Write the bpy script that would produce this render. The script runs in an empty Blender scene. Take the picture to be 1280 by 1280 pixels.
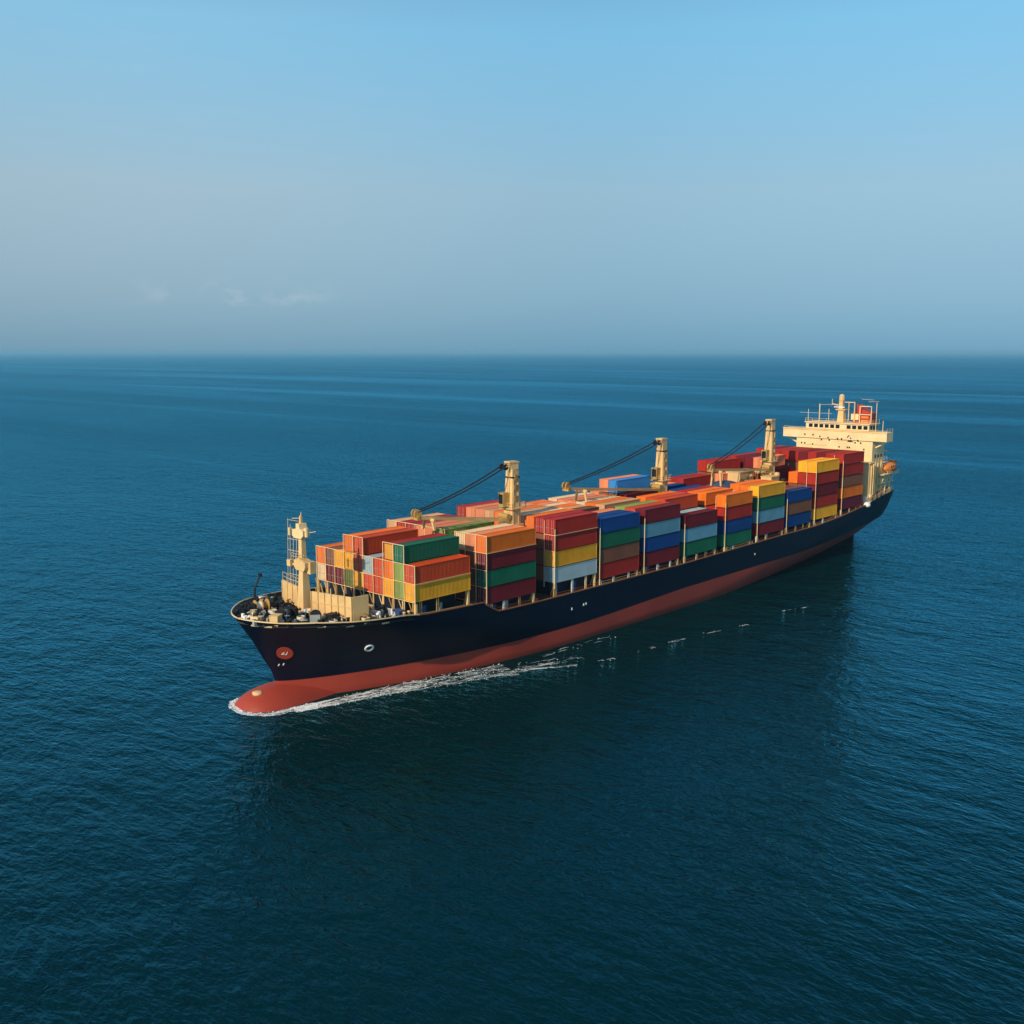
import bpy, bmesh, math, random
from mathutils import Vector, Matrix, noise
R = math.radians
random.seed(11)
S = bpy.context.scene
COL = S.collection

# ------------------------------------------------------------------ camera, sky, sun, exposure
CAM = (-77.762, -130.685, 53.053)
cd = bpy.data.cameras.new('camera')
cam = bpy.data.objects.new('camera', cd); COL.objects.link(cam)
cam.location = CAM
yaw, pitch = R(43.193), R(8.873)
fw = Vector((math.cos(yaw) * math.cos(pitch), math.sin(yaw) * math.cos(pitch), -math.sin(pitch)))
cam.rotation_euler = fw.to_track_quat('-Z', 'Y').to_euler()
cd.sensor_width = 36.0
cd.lens = 1281.1 / 1280.0 * 36.0
cd.clip_start, cd.clip_end = 1.0, 120000.0
S.camera = cam

SUN_EL, SUN_AZ = R(30), R(187)          # azimuth counter-clockwise from +X
sdir = Vector((math.cos(SUN_AZ) * math.cos(SUN_EL), math.sin(SUN_AZ) * math.cos(SUN_EL), math.sin(SUN_EL)))
W = bpy.data.worlds.new('World'); S.world = W; W.use_nodes = True
nt = W.node_tree; nt.nodes.clear()
def N(t, typ, **kw):
    n = t.nodes.new(typ)
    for k, v in kw.items(): setattr(n, k, v)
    return n
sky = N(nt, 'ShaderNodeTexSky', sky_type='NISHITA')
sky.sun_disc = False
sky.sun_elevation = SUN_EL
sky.sun_rotation = math.atan2(sdir.x, sdir.y)
sky.altitude = 0.0
sky.air_density, sky.dust_density, sky.ozone_density = 1.0, 0.3, 2.0
bg = N(nt, 'ShaderNodeBackground'); bg.inputs['Strength'].default_value = 0.13
wo = N(nt, 'ShaderNodeOutputWorld')
nt.links.new(bg.outputs[0], wo.inputs[0])
# lift the look-up off the horizon band so that the sky stays blue-grey right down to the sea
wtc = N(nt, 'ShaderNodeTexCoord'); wma = N(nt, 'ShaderNodeMapping'); wma.vector_type = 'POINT'
wma.inputs['Scale'].default_value = (1, 1, .80); wma.inputs['Location'].default_value = (0, 0, .13)
wno = N(nt, 'ShaderNodeVectorMath', operation='NORMALIZE')
nt.links.new(wtc.outputs['Generated'], wma.inputs['Vector']); nt.links.new(wma.outputs[0], wno.inputs[0]); nt.links.new(wno.outputs[0], sky.inputs['Vector'])
# hazy air: the sky dulls to blue-grey near the horizon and pales towards the sun's side
wsp = N(nt, 'ShaderNodeSeparateXYZ'); nt.links.new(wtc.outputs['Generated'], wsp.inputs[0])
wrm = N(nt, 'ShaderNodeValToRGB'); nt.links.new(wsp.outputs['Z'], wrm.inputs[0])
el = wrm.color_ramp.elements
while len(el) < 6: el.new(.5)
for e, (p, c) in zip(el, ((0.0,(.18,.265,.305)),(.05,(.345,.40,.385)),(.146,(.61,.625,.525)),(.28,(.615,.90,.81)),(.48,(.60,.70,.68)),(1.0,(.60,.62,.62)))): e.position = p; e.color = (*c, 1)
wdt = N(nt, 'ShaderNodeVectorMath', operation='DOT_PRODUCT'); wdt.inputs[1].default_value = (math.cos(R(100)), math.sin(R(100)), 0)
nt.links.new(wtc.outputs['Generated'], wdt.inputs[0])
wmr = N(nt, 'ShaderNodeMapRange'); wmr.interpolation_type = 'SMOOTHSTEP'; wmr.inputs['From Min'].default_value = .42; wmr.inputs['From Max'].default_value = .92
nt.links.new(wdt.outputs['Value'], wmr.inputs[0])
wmx = N(nt, 'ShaderNodeMix', data_type='RGBA'); wmx.inputs['A'].default_value = (1.3,1.3,1.3,1); wmx.inputs['B'].default_value = (1.3*1.50,1.3*1.29,1.3*1.21,1)
nt.links.new(wmr.outputs[0], wmx.inputs['Factor'])
wm1 = N(nt, 'ShaderNodeMix', data_type='RGBA', blend_type='MULTIPLY'); wm1.inputs['Factor'].default_value = 1
wm2 = N(nt, 'ShaderNodeMix', data_type='RGBA', blend_type='MULTIPLY'); wm2.inputs['Factor'].default_value = 1
nt.links.new(sky.outputs[0], wm1.inputs['A']); nt.links.new(wrm.outputs[0], wm1.inputs['B'])
nt.links.new(wm1.outputs['Result'], wm2.inputs['A']); nt.links.new(wmx.outputs['Result'], wm2.inputs['B'])
# faint streaks of high cloud and one low, far bank of cumulus
def wn(op, a, b):
    n = N(nt, 'ShaderNodeMath', operation=op)
    for i, x in enumerate((a, b)):
        if isinstance(x, (int, float)): n.inputs[i].default_value = x
        else: nt.links.new(x, n.inputs[i])
    return n.outputs[0]
def wnoise(scale, zs, det):
    mp = N(nt, 'ShaderNodeMapping'); mp.inputs['Scale'].default_value = (1, 1, zs); nt.links.new(wtc.outputs['Generated'], mp.inputs[0])
    n = N(nt, 'ShaderNodeTexNoise'); n.inputs['Scale'].default_value = scale; n.inputs['Detail'].default_value = det; n.inputs['Roughness'].default_value = .6
    nt.links.new(mp.outputs[0], n.inputs['Vector']); return n.outputs[0]
def wrange(x, a, b, c, d):
    n = N(nt, 'ShaderNodeMapRange'); n.interpolation_type = 'SMOOTHSTEP'
    for k, v in zip(('From Min','From Max','To Min','To Max'), (a, b, c, d)): n.inputs[k].default_value = v
    nt.links.new(x, n.inputs[0]); return n.outputs[0]
wpd = N(nt, 'ShaderNodeVectorMath', operation='DOT_PRODUCT'); wpd.inputs[1].default_value = (math.cos(R(148)), math.sin(R(148)), 0)
nt.links.new(wtc.outputs['Generated'], wpd.inputs[0])
ha = wn('ABSOLUTE', wpd.outputs['Value'], 0)
bank = wn('MULTIPLY', wrange(ha, .02, .13, 1, 0), wn('MULTIPLY', wrange(wsp.outputs['Z'], .038, .046, 0, 1), wrange(wsp.outputs['Z'], .048, .072, 1, 0)))
bank = wn('MULTIPLY', bank, wrange(wnoise(26, 2.2, 6), .42, .62, 0, 1))
cir = wn('MULTIPLY', wrange(wnoise(3.2, 7, 5), .50, .78, 0, 1), wrange(wdt.outputs['Value'], .55, .95, 0, 1))
wcl = N(nt, 'ShaderNodeMix', data_type='RGBA'); wcl.inputs['B'].default_value = (7.0, 6.6, 6.4, 1)
nt.links.new(wm2.outputs['Result'], wcl.inputs['A'])
nt.links.new(wn('ADD', wn('MULTIPLY', bank, .10), wn('MULTIPLY', wn('MULTIPLY', cir, .07), wrange(wsp.outputs['Z'], .12, .24, 0, 1))), wcl.inputs['Factor'])
nt.links.new(wcl.outputs['Result'], bg.inputs[0])

ld = bpy.data.lights.new('sun', 'SUN'); ld.energy = 3.6; ld.angle = R(0.5); ld.color = (1.0, 0.85, 0.63)
sun = bpy.data.objects.new('sun', ld); COL.objects.link(sun)
sun.rotation_euler = sdir.to_track_quat('Z', 'Y').to_euler()
sun.location = sdir * 400
S.view_settings.view_transform = 'Standard'; S.view_settings.look = 'None'
S.view_settings.gamma = 1.0; S.view_settings.use_curve_mapping = False
S.view_settings.exposure = 0.28
S.cycles.volume_bounces = 0
S.cycles.max_bounces = 6

# ------------------------------------------------------------------ helpers
class MB:
    """collects shapes into one mesh"""
    def __init__(s): s.v, s.f = [], []
    def add(s, vs, fs):
        o = len(s.v); s.v += [tuple(p) for p in vs]; s.f += [tuple(i + o for i in f) for f in fs]; return s
    def box(s, x0, x1, y0, y1, z0, z1):
        return s.add([(x0,y0,z0),(x1,y0,z0),(x1,y1,z0),(x0,y1,z0),(x0,y0,z1),(x1,y0,z1),(x1,y1,z1),(x0,y1,z1)],
                     [(3,2,1,0),(4,5,6,7),(0,1,5,4),(1,2,6,5),(2,3,7,6),(3,0,4,7)])
    def cbox(s, c, d):
        return s.box(c[0]-d[0]/2, c[0]+d[0]/2, c[1]-d[1]/2, c[1]+d[1]/2, c[2]-d[2]/2, c[2]+d[2]/2)
    def bar(s, a, b, w, h=None, up=(0,0,1)):
        """rectangular bar from a to b"""
        a, b = Vector(a), Vector(b); h = h or w; d = (b - a).normalized(); u = Vector(up)
        if abs(d.dot(u)) > .98: u = Vector((1,0,0))
        sx = d.cross(u).normalized() * w / 2; sy = sx.cross(d).normalized() * h / 2
        vs = [a-sx-sy, a+sx-sy, a+sx+sy, a-sx+sy, b-sx-sy, b+sx-sy, b+sx+sy, b-sx+sy]
        return s.add(vs, [(0,1,2,3),(7,6,5,4),(1,0,4,5),(2,1,5,6),(3,2,6,7),(0,3,7,4)])
    def cyl(s, a, b, r0, r1=None, n=10):
        a, b = Vector(a), Vector(b); r1 = r0 if r1 is None else r1; d = (b-a).normalized()
        u = Vector((0,0,1)) if abs(d.z) < .95 else Vector((1,0,0))
        p = d.cross(u).normalized(); q = d.cross(p)
        vs = [a + (p*math.cos(t)+q*math.sin(t))*r0 for t in [2*math.pi*i/n for i in range(n)]]
        vs += [b + (p*math.cos(t)+q*math.sin(t))*r1 for t in [2*math.pi*i/n for i in range(n)]]
        fs = [(i, (i+1)%n, n+(i+1)%n, n+i) for i in range(n)] + [tuple(range(n-1,-1,-1)), tuple(range(n,2*n))]
        return s.add(vs, fs)
    def lathe(s, c, prof, n=12):
        """profile of (r, z) about vertical axis at c"""
        vs = []; 
        for r, z in prof: vs += [(c[0]+r*math.cos(2*math.pi*i/n), c[1]+r*math.sin(2*math.pi*i/n), c[2]+z) for i in range(n)]
        fs = []
        for k in range(len(prof)-1):
            fs += [(k*n+i, k*n+(i+1)%n, (k+1)*n+(i+1)%n, (k+1)*n+i) for i in range(n)]
        fs += [tuple(range(n-1,-1,-1)), tuple((len(prof)-1)*n+i for i in range(n))]
        return s.add(vs, fs)
    def torus(s, c, axis, R0, r, n=16, m=6):
        ax = Vector(axis).normalized(); u = Vector((0,0,1)) if abs(ax.z) < .9 else Vector((1,0,0))
        p = ax.cross(u).normalized(); q = ax.cross(p); c = Vector(c); vs = []
        for i in range(n):
            t = 2*math.pi*i/n; d = p*math.cos(t)+q*math.sin(t)
            for j in range(m):
                a = 2*math.pi*j/m; vs.append(c + d*(R0+r*math.cos(a)) + ax*r*math.sin(a))
        fs = [(i*m+j, ((i+1)%n)*m+j, ((i+1)%n)*m+(j+1)%m, i*m+(j+1)%m) for i in range(n) for j in range(m)]
        return s.add(vs, fs)
    def prism(s, pts, axis, a, b):
        """polygon pts in the plane across axis, extruded a..b"""
        n = len(pts)
        def P(p, t): return (t, p[0], p[1]) if axis == 'x' else ((p[0], t, p[1]) if axis == 'y' else (p[0], p[1], t))
        vs = [P(p, a) for p in pts] + [P(p, b) for p in pts]
        return s.add(vs, [(i, (i+1)%n, n+(i+1)%n, n+i) for i in range(n)] + [tuple(range(n-1,-1,-1)), tuple(range(n,2*n))])
    def rail(s, pts, h=1.1, step=2.2, r=.05, rows=3):
        """ship's railing along a polyline"""
        for a, b in zip(pts[:-1], pts[1:]):
            a, b = Vector(a), Vector(b); L = (b-a).length; k = max(1, round(L/step))
            for i in range(k+1): q = a.lerp(b, i/k); s.bar(q, q+Vector((0,0,h)), r*1.2)
            for j in range(1, rows+1): z = Vector((0,0,h*j/rows)); s.bar(a+z, b+z, r)
        return s
    def mesh(s, name, mat, smooth=False):
        me = bpy.data.meshes.new(name); me.from_pydata(s.v, [], s.f)
        bm = bmesh.new(); bm.from_mesh(me); bmesh.ops.recalc_face_normals(bm, faces=bm.faces); bm.to_mesh(me); bm.free()
        if mat: me.materials.append(mat)
        if smooth:
            for p in me.polygons: p.use_smooth = True
        return me
    def build(s, name, mat, parent=None, smooth=False, label=None):
        o = bpy.data.objects.new(name, s.mesh(name, mat, smooth)); COL.objects.link(o); o.parent = parent
        if label: o['label'] = label
        return o

def tag(o, label=None, cat=None, group=None, kind=None):
    if label: o['label'] = label
    if cat: o['category'] = cat
    if group: o['group'] = group
    if kind: o['kind'] = kind
    return o
def empty(name, loc=(0,0,0), rz=0.0):
    o = bpy.data.objects.new(name, None); COL.objects.link(o); o.location = loc; o.rotation_euler = (0,0,rz)
    o.empty_display_size = .5
    return o

def paint(name, col, rough=.5, var=.12, wear=(.16,.07,.035), wear_amt=.25, spec=.4, scale=.35, metal=0.0, per_obj=.0, streak=True):
    m = bpy.data.materials.new(name); m.use_nodes = True; t = m.node_tree; b = t.nodes['Principled BSDF']
    tc = N(t, 'ShaderNodeTexCoord')
    n1 = N(t, 'ShaderNodeTexNoise'); n1.inputs['Scale'].default_value = scale; n1.inputs['Detail'].default_value = 5
    mp = N(t, 'ShaderNodeMapping'); mp.inputs['Scale'].default_value = (1.6, 1.6, .35 if streak else 1.6)
    n2 = N(t, 'ShaderNodeTexNoise'); n2.inputs['Scale'].default_value = 1.1; n2.inputs['Detail'].default_value = 7; n2.inputs['Roughness'].default_value = .7
    oi = N(t, 'ShaderNodeObjectInfo')
    off = N(t, 'ShaderNodeVectorMath', operation='SCALE'); off.inputs['Scale'].default_value = 60.0
    cmb = N(t, 'ShaderNodeCombineXYZ'); add = N(t, 'ShaderNodeVectorMath', operation='ADD')
    for i in range(3): t.links.new(oi.outputs['Random'], cmb.inputs[i])
    t.links.new(cmb.outputs[0], off.inputs[0]); t.links.new(tc.outputs['Object'], add.inputs[0]); t.links.new(off.outputs[0], add.inputs[1])
    t.links.new(add.outputs[0], n1.inputs['Vector']); t.links.new(add.outputs[0], mp.inputs['Vector']); t.links.new(mp.outputs[0], n2.inputs['Vector'])
    r1 = N(t, 'ShaderNodeMapRange'); r1.inputs['From Min'].default_value = .3; r1.inputs['From Max'].default_value = .7
    r1.inputs['To Min'].default_value = 1-var; r1.inputs['To Max'].default_value = 1+var
    t.links.new(n1.outputs[0], r1.inputs[0])
    ro = N(t, 'ShaderNodeMapRange'); ro.inputs['To Min'].default_value = 1-per_obj; ro.inputs['To Max'].default_value = 1+per_obj
    t.links.new(oi.outputs['Random'], ro.inputs[0])
    mu = N(t, 'ShaderNodeMath', operation='MULTIPLY'); t.links.new(r1.outputs[0], mu.inputs[0]); t.links.new(ro.outputs[0], mu.inputs[1])
    sc = N(t, 'ShaderNodeVectorMath', operation='SCALE'); sc.inputs[0].default_value = col[:3]
    t.links.new(mu.outputs[0], sc.inputs['Scale'])
    r2 = N(t, 'ShaderNodeMapRange'); r2.inputs['From Min'].default_value = .56; r2.inputs['From Max'].default_value = .78
    r2.inputs['To Max'].default_value = wear_amt
    t.links.new(n2.outputs[0], r2.inputs[0])
    mx = N(t, 'ShaderNodeMix', data_type='RGBA'); mx.inputs['B'].default_value = (*wear, 1)
    t.links.new(r2.outputs[0], mx.inputs['Factor']); t.links.new(sc.outputs[0], mx.inputs['A'])
    t.links.new(mx.outputs['Result'], b.inputs['Base Color'])
    b.inputs['Roughness'].default_value = rough; b.inputs['Specular IOR Level'].default_value = spec; b.inputs['Metallic'].default_value = metal
    return m

M = {}
M['hull_black'] = paint('hull_black', (.0012,.0028,.0135), .45, .3, (.012,.010,.014), .45, .22, .06)
M['boot_red'] = paint('boot_red', (.33,.042,.022), .55, .16, (.12,.03,.02), .45, .3, .09)
M['cream'] = paint('cream', (.68,.44,.19), .5, .14, (.34,.17,.07), .62, .35, .3)
M['cream_pale'] = paint('cream_pale', (.78,.56,.29), .5, .11, (.42,.24,.11), .5, .35, .3)
M['white'] = paint('white', (.78,.76,.70), .5, .06, (.4,.3,.2), .25, .4, .4)
M['grey'] = paint('grey', (.30,.31,.30), .6, .12, (.15,.1,.06), .4, .3, .4)
M['black'] = paint('black', (.012,.012,.013), .6, .2, (.06,.035,.02), .4, .3, .5)
M['deck_dark'] = paint('deck_dark', (.030,.034,.032), .8, .25, (.08,.04,.025), .6, .2, .2, streak=False)
M['deck_brown'] = paint('deck_brown', (.085,.030,.020), .8, .25, (.03,.02,.02), .6, .2, .2, streak=False)
M['deck_tan'] = paint('deck_tan', (.40,.24,.11), .7, .12, (.2,.08,.04), .5, .2, .2, streak=False)
M['gunwale'] = paint('gunwale', (.30,.11,.045), .6, .2, (.1,.04,.02), .4, .3, .4)
M['fit_blue'] = paint('fit_blue', (.02,.06,.19), .5, .15, (.1,.05,.03), .3, .4, .5)
M['navy'] = paint('navy', (.006,.010,.026), .55, .2, (.05,.03,.02), .4, .3, .4)
M['jib_tan'] = paint('jib_tan', (.50,.31,.13), .6, .15, (.2,.09,.04), .5, .3, .5)
M['ochre'] = paint('ochre', (.42,.25,.07), .6, .15, (.15,.07,.03), .5, .3, .6)
M['funnel_red'] = paint('funnel_red', (.42,.035,.018), .5, .12, (.1,.03,.02), .4, .4, .4)
M['boat_orange'] = paint('boat_orange', (.62,.19,.03), .45, .08, (.25,.1,.03), .3, .4, .5)
M['rope'] = paint('rope', (.55,.50,.40), .9, .2, (.2,.15,.1), .4, .1, 1.5)
M['glass'] = paint('glass', (.012,.016,.02), .12, .05, (.02,.02,.02), .1, .6)
M['tarp'] = paint('tarp', (.050,.065,.115), .55, .2, (.03,.03,.05), .5, .3, .5)
M['deep_red'] = paint('deep_red', (.36,.045,.018), .5, .1, (.1,.03,.02), .2, .3, .6)
M['cable'] = paint('cable', (.015,.014,.014), .6, .1, (.03,.02,.02), .2, .3, 1.0)
CC = {  # container paints
 'Y': ('amber', (.80,.35,.018)), 'O': ('orange', (.74,.155,.012)), 'V': ('vermilion red', (.54,.058,.014)),
 'R': ('red', (.36,.022,.014)), 'D': ('maroon', (.15,.010,.015)), 'G': ('dark green', (.010,.12,.062)),
 'L': ('light green', (.25,.31,.06)), 'B': ('blue', (.004,.045,.18)), 'A': ('pale blue', (.11,.27,.36)),
 'W': ('pale grey', (.34,.42,.44)), 'N': ('brown', (.20,.075,.042)), 'T': ('tan', (.62,.32,.16)), 'C': ('cream', (.74,.52,.30)),
 'S': ('salmon', (.68,.22,.10)), 'K': ('bright blue', (.04,.22,.52)), 'P': ('plum', (.12,.010,.03)), 'E':('olive', (.15,.17,.03)),
}
for k, (n, c) in CC.items():
    M['con_'+k] = paint('container_'+n.replace(' ', '_'), c, .6, .11, (.12,.045,.025), .42, .16, .30, per_obj=.12)

# ------------------------------------------------------------------ sea
def sea_material():
    m = bpy.data.materials.new('sea_water'); m.use_nodes = True; t = m.node_tree
    t.nodes.remove(t.nodes['Principled BSDF'])
    dif = N(t, 'ShaderNodeBsdfDiffuse'); dif.inputs['Color'].default_value = (.0003,.0150,.0165,1)
    glo = N(t, 'ShaderNodeBsdfGlossy'); glo.inputs['Color'].default_value = (.17,.72,.99,1); glo.inputs['Roughness'].default_value = .07
    fre = N(t, 'ShaderNodeFresnel'); fre.inputs['IOR'].default_value = 1.333
    mix = N(t, 'ShaderNodeMixShader')
    t.links.new(fre.outputs[0], mix.inputs[0]); t.links.new(dif.outputs[0], mix.inputs[1]); t.links.new(glo.outputs[0], mix.inputs[2])
    t.links.new(mix.outputs[0], t.nodes['Material Output'].inputs['Surface'])
    geo = N(t, 'ShaderNodeNewGeometry')
    def mapped(rot, sx, sy):
        mp = N(t, 'ShaderNodeMapping'); mp.inputs['Rotation'].default_value = (0,0,R(rot)); mp.inputs['Scale'].default_value = (sx, sy, 1)
        t.links.new(geo.outputs['Position'], mp.inputs['Vector']); return mp
    def noi(mp, scale, det, rough=.55, dist=0.0, lac=2.0):
        n = N(t, 'ShaderNodeTexNoise'); n.inputs['Scale'].default_value = scale; n.inputs['Detail'].default_value = det
        n.inputs['Roughness'].default_value = rough; n.inputs['Distortion'].default_value = dist
        t.links.new(mp.outputs[0], n.inputs['Vector']); return n
    # crests run roughly across the view (view azimuth 43 deg)
    m1 = mapped(-43, 1.0, .5); m2 = mapped(-62, 1.0, .55); m3 = mapped(-28, 1.0, .5); m4 = mapped(-43, 1.0, .25); m5 = mapped(-50, 1.0, .5)
    w1 = noi(m1, .10, 2, .5, .3)      # swell
    w2 = noi(m2, .33, 3, .55, .5)      # chop
    w3 = noi(m3, .85, 3, .6, .5)       # ripples
    w4 = noi(m5, 2.0, 2, .6, .3)       # small ripples
    lf = noi(m4, .0055, 4, .6, .5)     # slicks and gust patches
    gust = N(t, 'ShaderNodeMapRange'); gust.inputs['From Min'].default_value = .36; gust.inputs['From Max'].default_value = .62
    gust.inputs['To Min'].default_value = .8; gust.inputs['To Max'].default_value = 1.25
    t.links.new(lf.outputs[0], gust.inputs[0])
    # a calmer slick off the near side of the ship
    dst = N(t, 'ShaderNodeVectorMath', operation='DISTANCE'); dst.inputs[1].default_value = (5, -75, 0)
    t.links.new(geo.outputs['Position'], dst.inputs[0])
    calm = N(t, 'ShaderNodeMapRange'); calm.interpolation_type = 'SMOOTHSTEP'
    for k, v in zip(('From Min','From Max','To Min','To Max'), (25, 150, .5, 1.25)): calm.inputs[k].default_value = v
    t.links.new(dst.outputs['Value'], calm.inputs[0])
    def ma(op, a, bv):
        n = N(t, 'ShaderNodeMath', operation=op)
        for i, x in enumerate((a, bv)):
            if isinstance(x, (int, float)): n.inputs[i].default_value = x
            else: t.links.new(x, n.inputs[i])
        return n.outputs[0]
    h = ma('ADD', ma('ADD', ma('MULTIPLY', w1.outputs[0], .95), ma('MULTIPLY', w2.outputs[0], .62)), ma('ADD', ma('MULTIPLY', w3.outputs[0], .36), ma('MULTIPLY', w4.outputs[0], .12)))
    m6 = mapped(-46, 1.0, .07); stn = noi(m6, .0045, 5, .65, .8)
    stk = N(t, 'ShaderNodeMapRange'); stk.interpolation_type = 'SMOOTHSTEP'
    for k, v in zip(('From Min','From Max','To Min','To Max'), (.50, .66, 1.05, .45)): stk.inputs[k].default_value = v
    t.links.new(stn.outputs[0], stk.inputs[0])
    h = ma('MULTIPLY', h, stk.outputs[0])
    h = ma('MULTIPLY', ma('MULTIPLY', h, gust.outputs[0]), calm.outputs[0])
    bp = N(t, 'ShaderNodeBump'); bp.inputs['Strength'].default_value = 1.0; bp.inputs['Distance'].default_value = 1.25
    t.links.new(h, bp.inputs['Height'])
    for x in (dif, glo, fre): t.links.new(bp.outputs[0], x.inputs['Normal'])
    return m
sea = MB()
ring = [0, 150, 400, 900, 2000, 5000, 12000, 30000, 60000]
vs = [(60,0,0)]; fs = []; n = 48
for k, r in enumerate(ring[1:]):
    vs += [(60+r*math.cos(2*math.pi*i/n), r*math.sin(2*math.pi*i/n), 0) for i in range(n)]
fs += [(0, 1+i, 1+(i+1)%n) for i in range(n)]
for k in range(len(ring)-2):
    a, b_ = 1+k*n, 1+(k+1)*n
    fs += [(a+i, b_+i, b_+(i+1)%n, a+(i+1)%n) for i in range(n)]
sea.add(vs, fs)
tag(sea.build('sea', sea_material()), 'dark teal sea with small wind ripples reaching to the horizon', None, None, 'structure')

# ------------------------------------------------------------------ haze
def haze_box(density):
    m = bpy.data.materials.new('sea_haze'); m.use_nodes = True; t = m.node_tree
    t.nodes.remove(t.nodes['Principled BSDF'])
    v = N(t, 'ShaderNodeVolumePrincipled'); v.inputs['Color'].default_value = (.32,.68,.93,1); v.inputs['Density'].default_value = density
    t.links.new(v.outputs[0], t.nodes['Material Output'].inputs['Volume'])
    o = MB().box(-62000, 62000, -62000, 62000, -6.5, 66).build('haze', m)
    tag(o, 'pale sea haze softening the horizon', None, None, 'stuff')
haze_box(7e-5)

# ------------------------------------------------------------------ hull shape (x aft, y starboard, z up)
XE = 207.0
def lerp_tab(tab, x):
    if x <= tab[0][0]: return tab[0][1]
    for (a, p), (b, q) in zip(tab[:-1], tab[1:]):
        if x <= b: return p + (q-p)*(x-a)/(b-a)
    return tab[-1][1]
def zd(x):    # top edge of the shell
    return lerp_tab([(2.0,14.0),(5,13.8),(9,13.75),(14,13.35),(23,12.85),(27,12.25),(40.2,11.8),(41.4,11.3),(42.6,9.95),(44,9.65),(52,9.5),(98,9.4),(118,9.7),(138,10.0),(158,10.15),(171,10.9),(185,12.2),(197,13.6),(207,14.4)], x)
def zboot(x): return lerp_tab([(0,2.95),(40,3.1),(72,3.3),(100,4.2),(145,4.45),(165,4.8),(186,5.3),(207,5.5)], x)
def stem(z):  return lerp_tab([(-4,9.5),(1,8.6),(2.9,8.15),(4.76,7.55),(7,6.1),(9.9,4.6),(12,3.25),(14.4,1.9)], z)
def halfb(x, z):
    zb_, zt = zboot(x), zd(x); t = max(0.0, min(1.0, (z-zb_)/(zt-zb_)))
    xs = stem(z); Lt = 57 - 37*t**1.15; e = .736 - .136*t; pw = 1.8 + .4*t
    s = (x-xs)/Lt
    if s <= 0: return 0.0
    b = 13.4 * ((1-(1-min(s,1))**pw)**e)
    # run aft
    if t > 0:
        q = t**.55; xa = 140+46*q; d = .45-.36*q; p = 2-.5*q
    else:
        q = max(0.0, min(1.0, z/zb_)); xa = 112+28*q; d = .93-.48*q; p = 1.35+.65*q
    if x > xa: b *= 1 - d*((x-xa)/(XE-xa))**p
    if z < 0: b *= 1 + z*.05
    return b
us = [0,.002,.005,.009,.014,.02,.028,.037,.048,.06,.075,.09,.11,.13,.15,.16,.165,.17,.175,.18,.187,.195,.2,.205,.215,.24,.27,.3,.34,.38,.42,.46,.5,.54,.58,.62,.66,.7,.73,.76,.79,.82,.845,.87,.89,.91,.93,.95,.97,.985,1]
lev = [-1.0,-.5,0.0,.4,.75] # fractions of boot height
tops = [.0,.08,.2,.34,.48,.62,.75,.87,1.0]
grid = []   # [level][station] = (x,b,z)
def level_row(kind, val):
    row = []
    for u in us:
        x = 8 + u*(XE-8)
        for _ in range(8):
            if kind == 'low': z = val*zboot(x) if val > 0 else val*4
            else: z = zboot(x) + val*(zd(x)-zboot(x))
            x0 = stem(z); x = x0 + u*(XE-x0)
        row.append((x, halfb(x, z), z))
    return row
rows = [level_row('low', v) for v in lev] + [level_row('top', v) for v in tops]
nb = len(lev)          # row index where topsides begin
def shell(r0, r1, name, mat, parent):
    vs, fs = [], []; nu = len(us)
    rr = rows[r0:r1+1]
    for sgn in (-1, 1):
        base = len(vs)
        for row in rr: vs += [(x, sgn*b, z) for x, b, z in row]
        for k in range(len(rr)-1):
            for i in range(nu-1):
                a = base+k*nu+i; f = (a, a+1, a+nu+1, a+nu); fs.append(f if sgn < 0 else f[::-1])
    h = nu*len(rr)     # transom
    for k in range(len(rr)-1):
        a = k*nu+nu-1; fs.append((a, a+h, a+h+nu, a+nu))
    me = bpy.data.meshes.new(name); me.from_pydata(vs, [], fs)
    bm = bmesh.new(); bm.from_mesh(me); bmesh.ops.remove_doubles(bm, verts=bm.verts, dist=.004)
    bmesh.ops.recalc_face_normals(bm, faces=bm.faces); bm.to_mesh(me); bm.free()
    me.materials.append(mat)
    for p in me.polygons: p.use_smooth = abs(p.normal.x) < .97
    o = bpy.data.objects.new(name, me); COL.objects.link(o); o.parent = parent
    return o

ship = empty('cargo_ship', (0,0,0))
tag(ship, 'long black hulled container ship with red boot top, cream deckhouse and three deck cranes', 'cargo ship')
shell(nb, len(rows)-1, 'hull', M['hull_black'], ship)
shell(0, nb, 'boot_top', M['boot_red'], ship)

# bulbous bow
vs, fs = [], []; nx, na = 20, 28
for i in range(nx+1):
    if i <= 13: th = math.pi/2*i/13; x = 8.6-6.9*math.cos(th); k = math.sin(th)**.5; kz = math.sin(th)**.56
    else: u = (i-13)/(nx-13); x = 8.6+u*17; k = 1-.25*u*u; kz = 1-.55*u*u
    for j in range(na):
        a = 2*math.pi*j/na
        vs.append((x, 5.5*k*math.cos(a), -2.2+4.75*kz*math.sin(a)))
for i in range(nx):
    fs += [(i*na+j, i*na+(j+1)%na, (i+1)*na+(j+1)%na, (i+1)*na+j) for j in range(na)]
bulb = MB().add(vs, fs).build('bulbous_bow', M['boot_red'], ship, True)
bm = bmesh.new(); bm.from_mesh(bulb.data); bmesh.ops.remove_doubles(bm, verts=bm.verts, dist=.01); bmesh.ops.recalc_face_normals(bm, faces=bm.faces); bm.to_mesh(bulb.data); bm.free()
MB().lathe((4.7,-.4,2.18), [(.8,-.5),(.85,-.05),(.5,.08),(0.01,.1)], 14).build('hatch_cover', M['cream'], bulb, True)

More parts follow.
